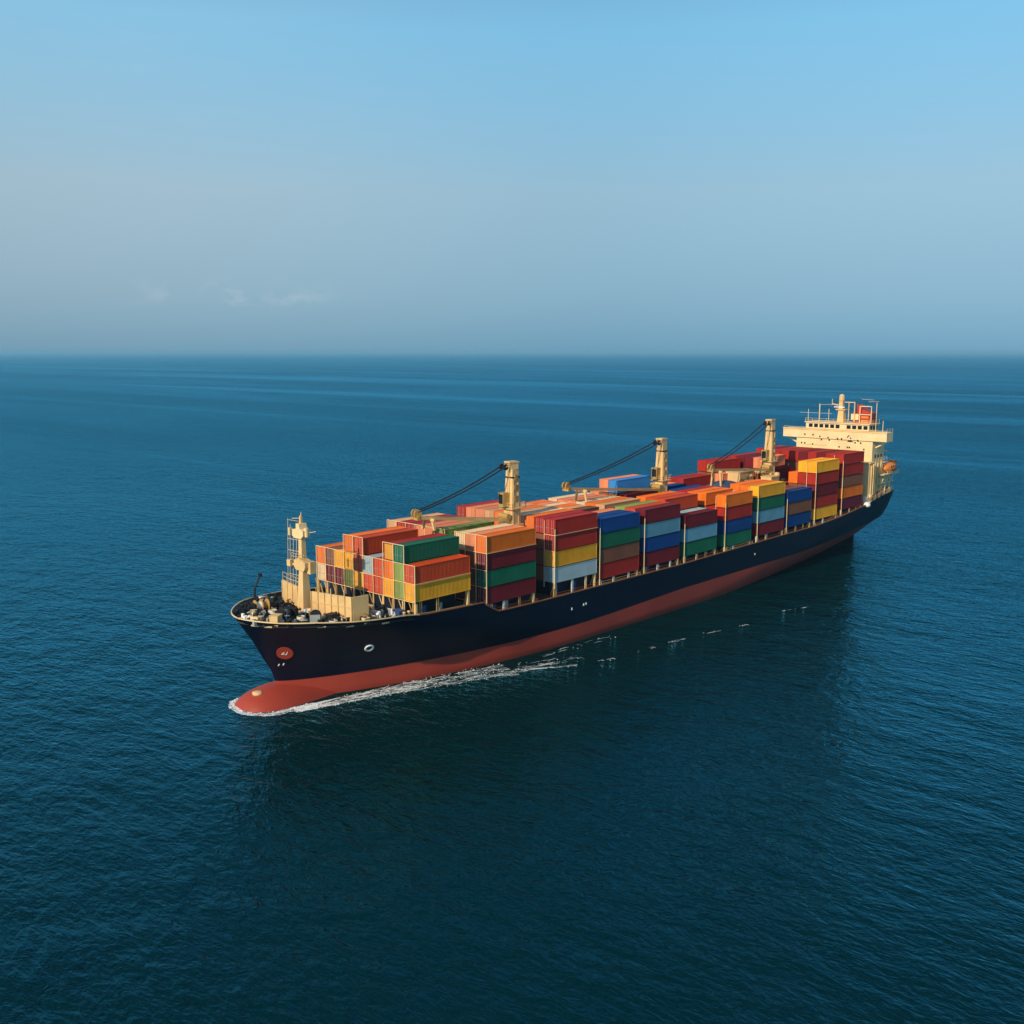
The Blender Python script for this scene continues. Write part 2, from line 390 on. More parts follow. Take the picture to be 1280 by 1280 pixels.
# decks
def deck_strip(x0, x1, zf, step, inset=.12):
    vs, fs = [], []; n = max(2, int((x1-x0)/step)); 
    for i in range(n+1):
        x = x0+(x1-x0)*i/n; z = zf(x); b = max(.05, halfb(x, z)-inset)
        vs += [(x,-b,z),(x,b,z),(x,b,z-.25),(x,-b,z-.25)]
    for i in range(n):
        a = 4*i; fs += [(a,a+4,a+5,a+1),(a+1,a+5,a+6,a+2),(a+2,a+6,a+7,a+3),(a+3,a+7,a+4,a)]
    fs += [(0,1,2,3), (4*n+3,4*n+2,4*n+1,4*n)]
    return MB().add(vs, fs)
def zfo(x): return zd(x)-.55
deck_strip(2.4, 42.2, zfo, 1.2).build('forecastle_deck', M['deck_dark'], ship)
deck_strip(42.6, 187, lambda x: zd(x)-.12, 2.5).build('main_deck', M['deck_brown'], ship)
deck_strip(187.02, 206.9, lambda x: zd(x)-.12, 2.0).build('poop_deck', M['deck_tan'], ship)
MB().box(42.15, 42.55, -13.2, 13.2, 8.9, 10.6).build('deck_bulkhead', M['hull_black'], ship)

# gunwale strip / bulwark cap
def edge_strip(x0, x1, n, w, h, rise=0.0, sides=(-1, 1)):
    b = MB()
    for sgn in sides:
        pts = []
        for i in range(n+1):
            x = x0+(x1-x0)*(i/n)**(1.6 if x0 < 5 else 1.0); z = zd(x); pts.append(Vector((x, sgn*halfb(x, z), z+rise)))
        for p, q in zip(pts[:-1], pts[1:]): b.bar(p, q, w, h)
    return b
edge_strip(1.95, 26, 26, .15, .15, .06).build('bulwark_cap', M['cream_pale'], ship)
for sgn in (-1, 1): edge_strip(26, 186, 90, .22, .16, .05, (sgn,)).build('gunwale', M['gunwale'], ship)

# ------------------------------------------------------------------ marks on the shell
def on_hull(x, z, out=0.0, side=-1): return Vector((x, side*(halfb(x, z)+out), z))
def hull_frame(x, z):
    p = on_hull(x, z); a = (on_hull(x+.3, z)-on_hull(x-.3, z)).normalized(); u = (on_hull(x, z+.3)-on_hull(x, z-.3)).normalized()
    n = a.cross(u).normalized()
    if n.y > 0: n = -n
    return p, a, u, n
p, a, u, n = hull_frame(7.95, 8.1)
disc = MB().cyl(p-n*.3, p+n*.10, 1.25, 1.25, 26).build('thruster_mark', M['deep_red'], ship, label='red round mark with small white symbols on the bow')
sy = MB()
q = p+n*.13
def stroke(b, pts, w):
    for (x0, y0), (x1, y1) in zip(pts[:-1], pts[1:]): b.bar(q+a*x0+u*y0, q+a*x1+u*y1, w, .05, n)
stroke(sy, [(-.42,-.22),(-.2,.25),(-.02,-.22),(-.42,-.22)], .09)
stroke(sy, [(.22,-.38),(.34,-.1),(.30,.32)], .11)
sy.build('symbol', M['white'], disc)
p, a, u, n = hull_frame(19.5, 7.6)
MB().torus(p+n*.05, n, .62, .17, 20, 6).build('hull_ring', M['white'], ship)
for (x, z) in ((63.2,6.5),(66.6,6.7),(67.3,6.75),(128.5,7.3)):
    p, a, u, n = hull_frame(x, z); MB().bar(p+n*.04-u*.22, p+n*.04+u*.22, .24, .08, n).build('draft_mark', M['white'], ship)
p, a, u, n = hull_frame(39.6, 6.3); MB().cyl(p-n*.1, p+n*.05, .35).build('drain_port', M['navy'], ship)
for x, z in ((7.9,5.9),(8.4,6.0)):
    p, a, u, n = hull_frame(x, z); MB().bar(p+n*.04-u*.22, p+n*.04+u*.22, .16, .08, n).build('draft_mark', M['white'], ship)
for x in (3.3, 4.4, 10.2, 14.0, 19.6):
    z = zd(x)-.75; p, a, u, n = hull_frame(x, z)
    MB().bar(p+n*.05-a*.6, p+n*.05+a*.6, .22, .12, n).build('fairlead', M['cream_pale'], ship)

# ------------------------------------------------------------------ forecastle gear
def winch(parent, x, y, rz, s=1.0, mat='black'):
    zz = zfo(x)-.02
    o = MB()
    o.box(-1.5*s,1.5*s,-.9*s,.9*s,0,.25); o.box(.75*s,1.45*s,-.75*s,.75*s,.25,1.5*s); o.box(-1.4*s,-1.1*s,-.8*s,.8*s,.25,1.45*s)
    w = o.build('windlass', M[mat], parent); w.location = (x,y,zz); w.rotation_euler = (0,0,rz)
    d = MB().cyl((-1.1*s,0,1.0*s),(.75*s,0,1.0*s),.42*s,n=14)
    for t in (-1.05,-.2,.65): d.cyl((t*s,0,1.0*s),((t+.1)*s,0,1.0*s),.85*s,n=16)
    d.build('drum', M['black' if random.random() < .6 else 'ochre'], w)
    MB().cyl((-.9*s,0,1.0*s),(-.2*s,0,1.0*s),.55*s,n=14).build('rope_coil', M[random.choice(('rope','white','grey'))], w)
    return w
winch(ship, 8.2, -3.6, .25, 1.15); winch(ship, 8.4, 3.2, -.2, 1.15); winch(ship, 11.0, -6.9, .9, .95, 'grey'); winch(ship, 11.2, .2, 1.5, .9); winch(ship, 10.6, 5.0, 1.2, .9, 'grey')
winch(ship, 18.0, -8.8, .3, .95, 'grey'); winch(ship, 18.6, -4.5, 1.4, 1.0); winch(ship, 21.4, -10.0, 0, .8, 'white'); winch(ship, 21.0, -6.6, 0.2, .8, 'white')
def bollard(x, y, rz=0):
    b = MB().box(-.8,.8,-.32,.32,0,.12)
    for t in (-.5,.5): b.lathe((t,0,.1), [(.24,0),(.22,.7),(.3,.78),(.3,.88),(.02,.92)], 10)
    o = b.build('bollard', M['cream'] if (int(x*3+y)) % 4 == 0 else M['black'], ship, True); o.location = (x,y,zfo(x)); o.rotation_euler = (0,0,rz)
for x, y, rz in ((4.3,-3.6,1.0),(4.6,3.4,-1.0),(6.6,-6.6,.7),(7.2,6.0,-.7),(10.2,-9.4,.4),(13.6,-11.0,.25),(17.0,-11.8,.1),(20.0,-12.3,.1),(24.4,-12.2,.05),(11.6,8.6,-.4)): bollard(x, y, rz)
def vent(x, y, h, r, mat):
    o = MB().lathe((0,0,0), [(r*.55,0),(r*.55,h*.7),(r,h*.72),(r,h*.86),(r*.7,h),(.02,h*1.03)], 12).build('ventilator', M[mat], ship, True)
    o.location = (x,y,zfo(x))
for x, y, h, r, m_ in ((9.4,-.9,1.2,.3,'white'),(12.0,-4.2,1.5,.35,'cream'),(12.3,3.6,1.5,.35,'black'),(16.0,-6.8,1.3,.32,'white'),(17.2,-2.0,1.6,.4,'black'),(19.5,-11.2,1.1,.3,'white'),(22.8,-8.4,1.5,.35,'black')): vent(x, y, h, r, m_)
def deck_box(x, y, dx, dy, h, mat, name, rz=0.0):
    b = MB().box(-dx/2,dx/2,-dy/2,dy/2,.1,h); b.box(-dx/2-.06,dx/2+.06,-dy/2-.06,dy/2+.06,h,h+.1)
    for sx in (-1,1):
        for s2 in (-1,1): b.cbox((sx*dx*.4, s2*dy*.4, .05), (.15,.15,.1))
    o = b.build(name, M[mat], ship); o.location = (x,y,zfo(x)); o.rotation_euler = (0,0,rz)
deck_box(5.4,-4.9,1.5,1.3,1.5,'cream','deck_locker',.5); deck_box(4.2,-1.7,1.2,1.6,.9,'cream_pale','deck_locker',.2)
deck_box(6.8,2.0,2.2,1.5,.5,'grey','deck_hatch',-.5); deck_box(9.0,4.9,2.0,1.4,.5,'grey','deck_hatch',-.4); deck_box(3.4,.3,1.5,1.3,.4,'grey','deck_hatch')
deck_box(13.6,-7.4,1.3,1.1,1.0,'black','deck_locker',.2); deck_box(19.6,-2.8,1.6,1.2,1.5,'black','deck_locker'); deck_box(23.6,-11.2,1.2,1.8,1.0,'fit_blue','deck_locker'); deck_box(16.5,-12.0,1.0,.7,.8,'cream_pale','deck_locker')
deck_box(22.0,-3.4,1.8,1.6,1.3,'black','deck_locker'); deck_box(22.6,2.0,1.8,1.6,1.3,'black','deck_locker')
def coil(x, y, r, mat='rope'):
    b = MB()
    for k in range(3): b.torus((0,0,.12+.18*k),(0,0,1), r-.06*k, .13, 18, 6)
    o = b.build('rope_coil', M[mat], ship, True); o.location = (x,y,zfo(x))
for x, y, r in ((5.9,-2.5,.6),(7.6,-5.6,.7),(10.0,-4.6,.7),(12.4,-9.4,.75),(15.0,-8.3,.7),(9.2,1.6,.7),(18.6,-10.7,.7),(21.6,-12.0,.6),(13.9,3.0,.7),(20.4,-8.0,.8)): coil(x, y, r)
chain = MB()
for sgn in (-1, 1):
    for i in range(16):
        x = 3.0+i*.32; chain.torus((x, sgn*(1.2+.13*i), zfo(x)+.25), (0,1,0) if i % 2 else (0,0,1), .2, .07, 8, 5)
chain.build('anchor_chain', M['black'], ship)
# flagstaff-like davit at the starboard bulwark
dv = MB(); dv.bar((9.2,6.6,13.2),(9.6,7.0,16.2),.22); dv.bar((9.6,7.0,16.2),(11.0,7.6,18.0),.2); dv.cbox((11.1,7.7,18.0),(.5,.4,.5))
dv.build('davit', M['black'], ship)
# deck machinery: small dark assemblies of pipes, boxes and drums packed over the forecastle
for i in range(95):
    x = random.uniform(3.4, 24.5); e = halfb(x, zd(x))-1.0; y = random.uniform(-1, 1)*e
    if y > 4 and x > 15: continue
    z = zfo(x); k = random.choice(['black']*9+['white','white','cream_pale','ochre','grey','navy'])
    b = MB()
    for j in range(random.randint(4, 7)):
        cx, cy = x+random.uniform(-.8,.8), y+random.uniform(-.8,.8); h = random.uniform(.25, 1.5)
        t = random.random()
        if t < .35: b.box(cx-random.uniform(.1,.35), cx+.2, cy-random.uniform(.1,.35), cy+.2, z-.02, z+h*.8)
        elif t < .65: b.bar((cx,cy,z-.02),(cx+random.uniform(-.2,.2),cy+random.uniform(-.2,.2),z+h),random.uniform(.08,.16)); b.bar((cx-.5,cy+random.uniform(-.4,.4),z+h),(cx+.5,cy+random.uniform(-.4,.4),z+h*random.uniform(.6,1)),.1)
        elif t < .85: b.cyl((cx,cy-.3,z+.4),(cx,cy+.3,z+.4),random.uniform(.25,.42),n=10)
        else: b.cyl((cx,cy,z-.02),(cx,cy,z+h*.9),random.uniform(.08,.2),n=8)
    b.build('deck_machinery', M[k], ship)
b = MB()
for i in range(5):
    y0 = -9+i*3.2; b.cyl((6+abs(y0)*.55,y0,zfo(8)+.12),(24,y0*1.15,zfo(22)+.12),.07,n=6)
b.build('deck_pipes', M['white'], ship)
# V-shaped breakwater
def plate(b, p, q, z0, z1, t=.22): b.bar((p[0],p[1],(z0+z1)/2),(q[0],q[1],(z0+z1)/2), t, z1-z0)
bw = MB(); plate(bw, (13.9,-2.2), (15.6,-10.0), 12.0, 16.5); plate(bw, (15.6,-10.0), (18.4,-10.3), 12.0, 16.5)
for i in range(7):
    u_ = i/6; x, y = 13.9+1.7*u_-.2, -2.2-7.8*u_
    bw.bar((x,y,12.1),(x,y,16.5+(.9 if i % 2 else 0)),.13)
bw.bar((13.75,-2.4,14.9),(15.4,-9.9,14.9),.1)
bw.build('breakwater', M['cream'], ship)
bw = MB(); plate(bw, (13.6,.4), (15.0,7.2), 12.2, 16.7)
for i in range(4): bw.bar((13.5+.45*i,1.2+2*i,12.2),(13.5+.45*i,1.2+2*i,16.7),.14)
bw.rail([(13.6,.5,16.7),(15.0,7.2,16.7)], 1.3, 1.6, .05, 2)
bw.build('breakwater', M['cream'], ship)

# foremast
fx, fy = 13.5, -.7
b = MB()
def taper(b, cx, cy, z0, z1, w0, w1, d0=None, d1=None):
    d0 = d0 or w0; d1 = d1 or w1
    b.add([(cx-w0/2,cy-d0/2,z0),(cx+w0/2,cy-d0/2,z0),(cx+w0/2,cy+d0/2,z0),(cx-w0/2,cy+d0/2,z0),
           (cx-w1/2,cy-d1/2,z1),(cx+w1/2,cy-d1/2,z1),(cx+w1/2,cy+d1/2,z1),(cx-w1/2,cy+d1/2,z1)],
          [(3,2,1,0),(4,5,6,7),(0,1,5,4),(1,2,6,5),(2,3,7,6),(3,0,4,7)])
taper(b, fx, fy, 12.0, 20.4, 1.9, .9); taper(b, fx, fy+.15, 20.4, 25.6, .95, .7); taper(b, fx, fy+.3, 25.6, 28.2, .55, .3)
mast = b.build('foremast', M['cream'], ship)
b = MB(); b.prism([(-1.4,20.3),(-1.0,19.7),(1.0,19.7),(1.5,20.2),(1.5,21.2),(.6,21.6),(-.4,21.5),(-1.4,21.0)], 'x', fx-.7, fx+.7)
for i, p_ in enumerate(b.v): b.v[i] = (p_[0], p_[1]+fy, p_[2])
b.cbox((fx-.6,fy+2.6,20.6),(.7,.9,1.0)); b.bar((fx-.3,fy+1.8,20.4),(fx-.5,fy+2.6,20.4),.25); b.cbox((fx+.5,fy-1.4,20.2),(1.1,.9,1.9)); b.rail([(fx-.9,fy-1.5,21.4),(fx-.9,fy+1.8,21.4)],.9,1.1,.05,2)
b.build('crow_platform', M['cream'], mast)
b = MB(); b.prism([(-1.3,25.2),(-.7,24.7),(.9,24.7),(1.5,25.0),(1.5,26.0),(.5,26.2),(.5,27.0),(-.3,27.0),(-.5,26.2),(-1.3,26.0)], 'x', fx-.7, fx+.7)
for i, p_ in enumerate(b.v): b.v[i] = (p_[0], p_[1]+fy+.2, p_[2])
b.cyl((fx,fy-1.0,25.0),(fx,fy-1.0,26.4),.35); b.bar((fx+.2,fy-1.0,25.6),(fx+.8,fy-2.4,25.9),.07); b.bar((fx,fy+.3,27.8),(fx-.3,fy+2.2,27.6),.07); b.bar((fx,fy+.2,28.2),(fx,fy+.2,28.7),.1)
b.build('lamp_platform', M['cream_pale'], mast)
b = MB()
for dy, z1 in ((3.7,27.4),(3.1,26.6),(2.3,25.6),(1.5,24.8)):
    b.bar((fx+.3,fy+dy+1.0,16.7),(fx-.1,fy+dy-.1,z1),.06)
for z in (17.6,18.6,22.4,24.2,25.8,27.2): b.bar((fx+.1,fy+1.1,z),(fx,fy+3.9,z),.05)
b.cbox((fx,fy+3.2,25.4),(.5,.35,1.2))
b.build('antenna_wires', M['cream_pale'], mast)
MB().rail([(fx+2.0,fy-1.0,12.2),(fx+2.0,fy-3.4,12.2)],1.2,1.2,.06).build('railing', M['cream'], mast)

# ------------------------------------------------------------------ containers
PITCH, CH, CW, CL = 2.93, 2.77, 2.44, 12.19
BAYS = [  # x, base z, length, columns port -> starboard, each bottom -> top
 (25.7, 14.35, 12.0, ['YV','LLG','YOR','VV','VW','YVV','EYO','DY','DN','CO']),
 (41.6, 11.10, 12.2, ['DGDO','NRDT','BTRC','GDD','RBNL','NDRS','DRTS','ORDR','NTBT','RDRT']),
 (59.0, 11.90, 12.0, ['WYRR','NBDR','DRGO','RTNC','DBRT','NRDT','RODT','DNTT','BRGT','RDNT']),
 (72.0, 10.45, 12.4, ['RNGB','DRNB','DBRS','GRD','RNDN','BTRT','DRRT','NDBT','RTDT','DRNT']),
 (86.2, 10.62, 12.3, ['DBAD','RNDV','GDRL','DNR','RBDT','NRTT','DRNT','BNDT','RDRT','NTDT']),
 (100.4,10.72, 12.4, ['GAD','NBW','RDNV','DRBV','RNDO','DTR','BRND','NDRRK','RDNDT','DRNT']),
 (116.2,10.50, 11.2, ['GBRO','DNR','BDRO','RNDO','DRNR','NBDB','RDN','DRNB','RNDT','NDRT']),
 (130.1,11.15, 12.3, ['DAGY','RGRO','NDRO','DBN','RND','DRN','NDR','RBD','DNRR','RDNR']),
 (143.8,11.40, 12.3, ['BNB','RDN','DRN','ND','DN','RD','NDR','DRNS','RNDRR','NDRRR']),
 (158.0,11.60, 12.2, ['YRDRY','RDNRY','DRNO','NDR','RD','DNRD','RNDRS','DRNDD','NRDRD','DRNDR']),
 (172.7,12.50, 12.0, ['PONRR','DRNDR','NDRND','RNDRR','DRNRD','NDRNR','RNDRR','DNRDR','NDRRD','RDNRR']),
]
COLN = ['near edge','second near','third near','fourth near','near middle','far middle','fourth far','third far','second far','far edge']
ORD = ['first','second','third','fourth','fifth','sixth','seventh','eighth','ninth','tenth','last']
_r = random.Random(5)
for _b in BAYS:
    for _i, _st in enumerate(_b[3]):
        if _st[-1] == 'T': _b[3][_i] = _st[:-1]+_r.choice('TSSOSRCT')
protos = {}
def container_parts(key, length):
    k = (key, round(length,1))
    if k in protos: return protos[k]
    L, mat = length, M['con_'+key]
    # corrugated wall in plan, extruded
    def wall(n, a, b, depth):
        pts = []
        for i in range(n):
            for f, d in ((0,0),(.32,0),(.5,1),(.82,1)): pts.append((a+(b-a)*(i+f)/n, d*depth))
        pts.append((b, 0)); return pts
    out = [(x, -CW/2+.03+d) for x, d in wall(40, .16, L-.16, .045)]
    out += [(L-.06-d, y) for y, d in wall(7, -CW/2+.16, CW/2-.16, .045)]
    out += [(x, CW/2-.03-d) for x, d in wall(40, L-.16, .16, .045)]
    out += [(.10, CW/2-.16), (.10, -CW/2+.16)]
    body = MB().prism(out, 'z', .10, CH-.07)
    for i in range(18):
        x = .5+(L-1.0)*i/17; body.box(x-.16, x+.16, -CW/2+.2, CW/2-.2, CH-.08, CH-.045)
    fr = MB()
    for x0 in (0, L-.16):
        for y0 in (-CW/2, CW/2-.16): fr.box(x0, x0+.16, y0, y0+.16, .12, CH-.12)
        for z0 in (.02, CH-.16): fr.box(x0+.01, x0+.15, -CW/2+.16, CW/2-.16, z0, z0+.14)
        for y0 in (-CW/2-.01, CW/2-.17):
            for z0 in (0, CH-.12): fr.box(x0-.01 if x0 == 0 else x0-.01, x0+.17, y0, y0+.18, z0, z0+.12)
    for y0 in (-CW/2, CW/2-.12):
        for z0 in (.02, CH-.13): fr.box(.17, L-.17, y0, y0+.12, z0, z0+.12)
    doors = []
    for s in (-1, 1):
        d = MB(); y0, y1 = (-CW/2+.17, -.01) if s < 0 else (.01, CW/2-.17)
        d.box(.03, .09, y0, y1, .17, CH-.17)
        for i in range(4): y = y0+(y1-y0)*(i+.5)/4; d.box(.012, .03, y-.07, y+.07, .3, CH-.3)
        r = MB()
        for f in (.33,.72): y = y0+(y1-y0)*f; r.cyl((.0,y,.15),(.0,y,CH-.15),.03,n=6); r.box(-.03,.01,y-.02,y+.3,1.1,1.15)
        doors.append((d, r))
    res = dict(body=body.mesh('container_body', mat), frame=fr.mesh('container_frame', mat),
               doors=[(d.mesh('container_door', mat), r.mesh('lock_rod', M['grey'])) for d, r in doors])
    protos[k] = res
    return res
NEARFULL = {0,1,2,3,4,5}
def put_container(key, length, loc, label, doors=True, front=None):
    P_ = container_parts(key, length)
    r = empty('shipping_container', loc)
    tag(r, label, 'container', 'shipping containers stacked on the ship')
    o = bpy.data.objects.new('body', P_['body']); COL.objects.link(o); o.parent = r
    o = bpy.data.objects.new('frame', P_['frame']); COL.objects.link(o); o.parent = r
    dd = container_parts(front, length)['doors'] if front else P_['doors']
    for dm, rm in dd:
        d = bpy.data.objects.new('door', dm); COL.objects.link(d); d.parent = r
        if front: d['label'] = CC[front][0]+' door'
        if doors:
            q = bpy.data.objects.new('lock_rod', rm); COL.objects.link(q); q.parent = d
    return r
def coly(c): return -12.9+CW/2+2.55*c
hidden = MB()
for bi, (bx, bz, bl, cols) in enumerate(BAYS):
    for c, st in enumerate(cols):
        for t, key in enumerate(st):
            z = bz+PITCH*t
            seen = c == 0 or t == len(st)-1 or bi == 0
            if not seen and t >= len(cols[c-1]) and c > 0: seen = True
            if not seen and bi > 0:
                px_, pz, pl, pc = BAYS[bi-1]
                if z+CH > pz+PITCH*len(pc[c])+.6: seen = True
            if bi == 0 and t < len(st)-1 and False: seen = True
            if not seen:
                hidden.box(bx+.03, bx+bl-.03, coly(c)-CW/2+.02, coly(c)+CW/2-.02, z, z+CH)
                continue
            tier = 'topmost' if t == len(st)-1 else ['bottom','second','third','fourth'][t]
            lab = '%s container, %s in the %s stack of the %s row behind the bow' % (CC[key][0], tier, COLN[c], ORD[bi])
            fr = {(0,2,2):'Y'}.get((bi, c, t))
            rz = random.uniform(-.0012,.0012)
            o = put_container(key, bl, (bx+random.uniform(-.05,.05), coly(c)+random.uniform(-.02,.02), z), lab, bi < 4, fr)
tag(hidden.build('container_block', M['con_N']), 'containers stowed inside the stacks, closed in by the outer ones', None, None, 'stuff')

# ------------------------------------------------------------------ under and between the stacks
for bi, (bx, bz, bl, cols) in enumerate(BAYS):
    zdk = lambda x: (zfo(x) if x < 42.3 else zd(x)-.12)
    zl = min(zdk(bx), zdk(bx+bl))-.1
    inb = 11.4 if bi else 9.5
    MB().box(bx+.3, bx+bl-.3, -inb, inb, zl, bz-.02).build('hatch_coaming', M['navy'], ship)
    for x in (bx+.12, bx+bl-.55):
        for sgn in (-1, 1):
            b = MB(); y = sgn*12.6
            b.box(x, x+.4, y-.25, y+.25, zdk(x)-.05, bz-.02); b.bar((x+.2, y-sgn*1.0, zdk(x)),(x+.2, y-sgn*.1, bz-.1),.14)
            b.build('pedestal', M['cream'], ship)
    for i in range(random.choice((2,3,3))):
        x = bx+1.4+i*(bl-3.2)/2.2+random.uniform(-.7,.7); h = bz-zdk(x)
        if h < .35: continue
        if random.random() < .7:
            b = MB(); w_ = random.uniform(.25,.42); f_ = random.uniform(.55,.9)
            b.box(x-w_, x+w_, -12.6, -12.0, zdk(x)-.05, zdk(x)+h*f_); b.box(x-w_-.04,x+w_+.04,-12.64,-11.96,zdk(x)+h*f_,zdk(x)+h*f_+.07)
            b.build('lashing_bin', M[random.choice(('fit_blue','fit_blue','navy','grey'))], ship)
        b = MB()
        for dx in (-1.1,-.75): b.box(x+dx-.06, x+dx+.06, -12.85, -12.7, zdk(x)-.05, bz-.04)
        b.box(x-1.15, x-.7, -12.85, -12.7, zdk(x)+h*.45, zdk(x)+h*.52)
        b.build('stanchion', M[random.choice(('cream_pale','white','ochre'))], ship)
    # low rail along the near and far edge
    b = MB()
    for sgn in (-1, 1): 
        k = 5
        pts = [(bx+bl*i/k, sgn*(min(13.4, halfb(bx+bl*i/k, zd(bx+bl*i/k)))-.15), zdk(bx+bl*i/k)) for i in range(k+1)]
        b.rail(pts, .75, 2.4, .05, 2)
    b.build('deck_railing', M['gunwale'] if bi % 3 else M['cream'], ship)
# lashing frames on the forward face of the stacks
for bi, (bx, bz, bl, cols) in enumerate(BAYS):
    b = MB(); x = bx-.14
    full = bi in (0, 1)
    rng = range(0, 11) if full else (0, 1)
    for j in rng:
        y = -12.9-.06+2.55*j
        hs = [len(cols[k]) for k in (j-1, j) if 0 <= k < 10]
        h = PITCH*max(hs)
        if bi >= 2: h -= PITCH*(.15 if j else .6)
        b.bar((x, y, bz-1.0 if bi else 12.2), (x, y, bz+h-.05), .10)
    for c in (range(10) if full else range(1)):
        for t in range(len(cols[c])+1 if bi < 3 else 0):
            if not full and t not in (2, 3): continue
            y = -12.9+2.55*c; z = bz+PITCH*t-.05
            b.bar((x, y-.06, z), (x, y+2.5, z), .09)
    if bi < 3:
        t = len(cols[0])-1; z = bz+PITCH*t-.04; b.bar((bx-.1,-13.02,z),(bx+bl,-13.02,z),.08)
    b.build('lashing_frame', M['cream_pale'], ship)
# pillars and gear under the raised first stacks
for i in range(11):
    y = -12.2+2.45*i; b = MB(); b.bar((25.85,y,11.4),(25.85,y,14.33),.26); b.bar((25.85,y,12.0),(25.85,y+1.2,14.3),.12); b.build('pillar', M['cream' if i % 2 else 'ochre'], ship)
b = MB(); b.box(25.72, 26.2, -12.9, 12.7, 14.08, 14.32); b.build('support_beam', M['black'], ship)

# ------------------------------------------------------------------ cranes
def crane(x, y, z0, ztop, head, name='deck_crane', lean=0.0):
    base = Vector((x,y,0)); hd = Vector(head); d = Vector((hd.x-x, hd.y-y, 0)).normalized(); sd = Vector((-d.y, d.x, 0))
    b = MB()
    taper(b, x, y, 9.2, z0+3.2, 2.3, 2.15); taper(b, x, y, z0+3.2, ztop-1.4, 2.15, 1.6)
    taper(b, x, y, z0-.2, z0+.35, 3.0, 3.0); 
    c = b.build(name, M['cream'], ship)
    def tr(p): return base + d*p[0] + sd*p[1] + Vector((0,0,p[2]))
    def bx_(b, x0,x1,y0,y1,z0_,z1_):
        b.add([tr(p) for p in [(x0,y0,z0_),(x1,y0,z0_),(x1,y1,z0_),(x0,y1,z0_),(x0,y0,z1_),(x1,y0,z1_),(x1,y1,z1_),(x0,y1,z1_)]],[(3,2,1,0),(4,5,6,7),(0,1,5,4),(1,2,6,5),(2,3,7,6),(3,0,4,7)])
    h = MB(); bx_(h,-.8,.8,-.8,.8,ztop-1.4,ztop-.3); bx_(h,-.9,1.2,-.88,.88,ztop-.3,ztop)
    for s in (-.7,.7): h.bar(tr((.9,s,ztop-.5)), tr((2.2,s,ztop-1.0)), .22)
    h.build('crane_head', M['cream'], c)
    pl = MB()
    for s in (-.6,.6): pl.cyl(tr((1.9,s-.14,ztop-.95)), tr((1.9,s+.14,ztop-.95)), .55, n=14)
    pl.build('pulley', M['black'], c)
    MB().box(x-.95,x+.95,y-1.02,y+.95,ztop-3.0,ztop-2.75).build('collar', M['black'], c)
    b2 = MB()
    for zz_ in (z0+4.6, z0+6.6, z0+8.4): b2.box(x-.45,x+.35,y-1.12,y-.9,zz_,zz_+1.0)
    b2.build('access_panel', M['ochre'], c)
    b2 = MB(); b2.bar((x+.55,y-1.1,z0+.4),(x+.5,y-.95,ztop-3.1),.14); b2.bar((x-.75,y-1.1,z0+.4),(x-.7,y-.95,ztop-3.1),.10); b2.build('conduit', M['cream'], c)
    cb = MB(); bx_(cb,1.0,2.4,-1.0,.5,z0+3.6,z0+6.2); cab = cb.build('cab', M['ochre'], c)
    gl = MB(); bx_(gl,2.41,2.46,-.85,.35,z0+4.2,z0+5.9); bx_(gl,1.2,2.2,-1.06,-1.01,z0+4.4,z0+5.8); gl.build('cab_window', M['glass'], cab)
    w = MB(); bx_(w,.9,2.3,-1.1,1.1,z0+.35,z0+1.5); w.cyl(tr((1.7,-1.3,z0+1.9)),tr((1.7,1.3,z0+1.9)),.55,n=14); w.build('hoist_winch', M['ochre'], c)
    ld_ = MB()
    for s in (-.25,.25): ld_.bar((x-1.2,y+s,z0+.3),(x-1.02,y+s,ztop-1.5),.06)
    for i in range(int((ztop-z0-2)/.5)): z = z0+.6+i*.5; ld_.bar((x-1.18,y-.25,z),(x-1.18,y+.25,z),.05)
    ld_.build('ladder', M['cream_pale'], c)
    # platform with rail
    pf = MB(); taper(pf, x, y, z0+3.2, z0+3.35, 3.4, 3.4); e = 1.7; zz = z0+3.35
    pf.rail([(x-e,y-e,zz),(x+e,y-e,zz),(x+e,y+e,zz),(x-e,y+e,zz),(x-e,y-e,zz)],1.0,1.1,.05,2); pf.build('platform', M['cream'], c)
    # jib: two plate beams with cross ties
    piv = tr((1.3,0,z0+1.2)); jb = MB()
    for s in (-1.0, 1.0): jb.bar(piv+sd*s, hd+sd*s*.55, .26, .46)
    for i in range(9):
        f = (i+.5)/9; w_ = 1.0-.45*f; p = piv.lerp(hd, f); jb.bar(p-sd*w_, p+sd*w_, .16)
        if i < 8:
            f2 = (i+1.5)/9; p2 = piv.lerp(hd, f2); s_ = 1 if i % 2 else -1; jb.bar(p-sd*w_*s_, p2+sd*(1.0-.45*f2)*s_, .12)
    jb.build('jib', M['jib_tan'], c)
    jh = MB(); jh.bar(hd-sd*.8, hd+sd*.8, .5, .8)
    for s in (-.45,.45): jh.cyl(hd+sd*(s-.15)+Vector((0,0,.7)), hd+sd*(s+.15)+Vector((0,0,.7)), .75, n=14)
    jh.build('jib_head', M['ochre'], c)
    cbm = MB()
    for s in (-.75,.75):
        for zo in (-.85,):
            a_ = tr((2.0,s,ztop+zo)); e_ = hd+sd*s*.7+Vector((0,0,1.2+.25*zo)); prev = a_
            for i in range(1, 11):
                f = i/10; q = a_.lerp(e_, f); q.z -= .55*4*f*(1-f); cbm.cyl(prev, q, .12, n=6); prev = q
    cbm.build('hoist_cable', M['cable'], c)
    return c
crane(56.6,-4.6,21.8,33.6,(36.6,-1.0,25.2))
crane(114.5,3.2,21.0,33.8,(82.2,4.2,25.2))
crane(157.1,-.3,22.3,36.2,(130.4,.2,25.4))
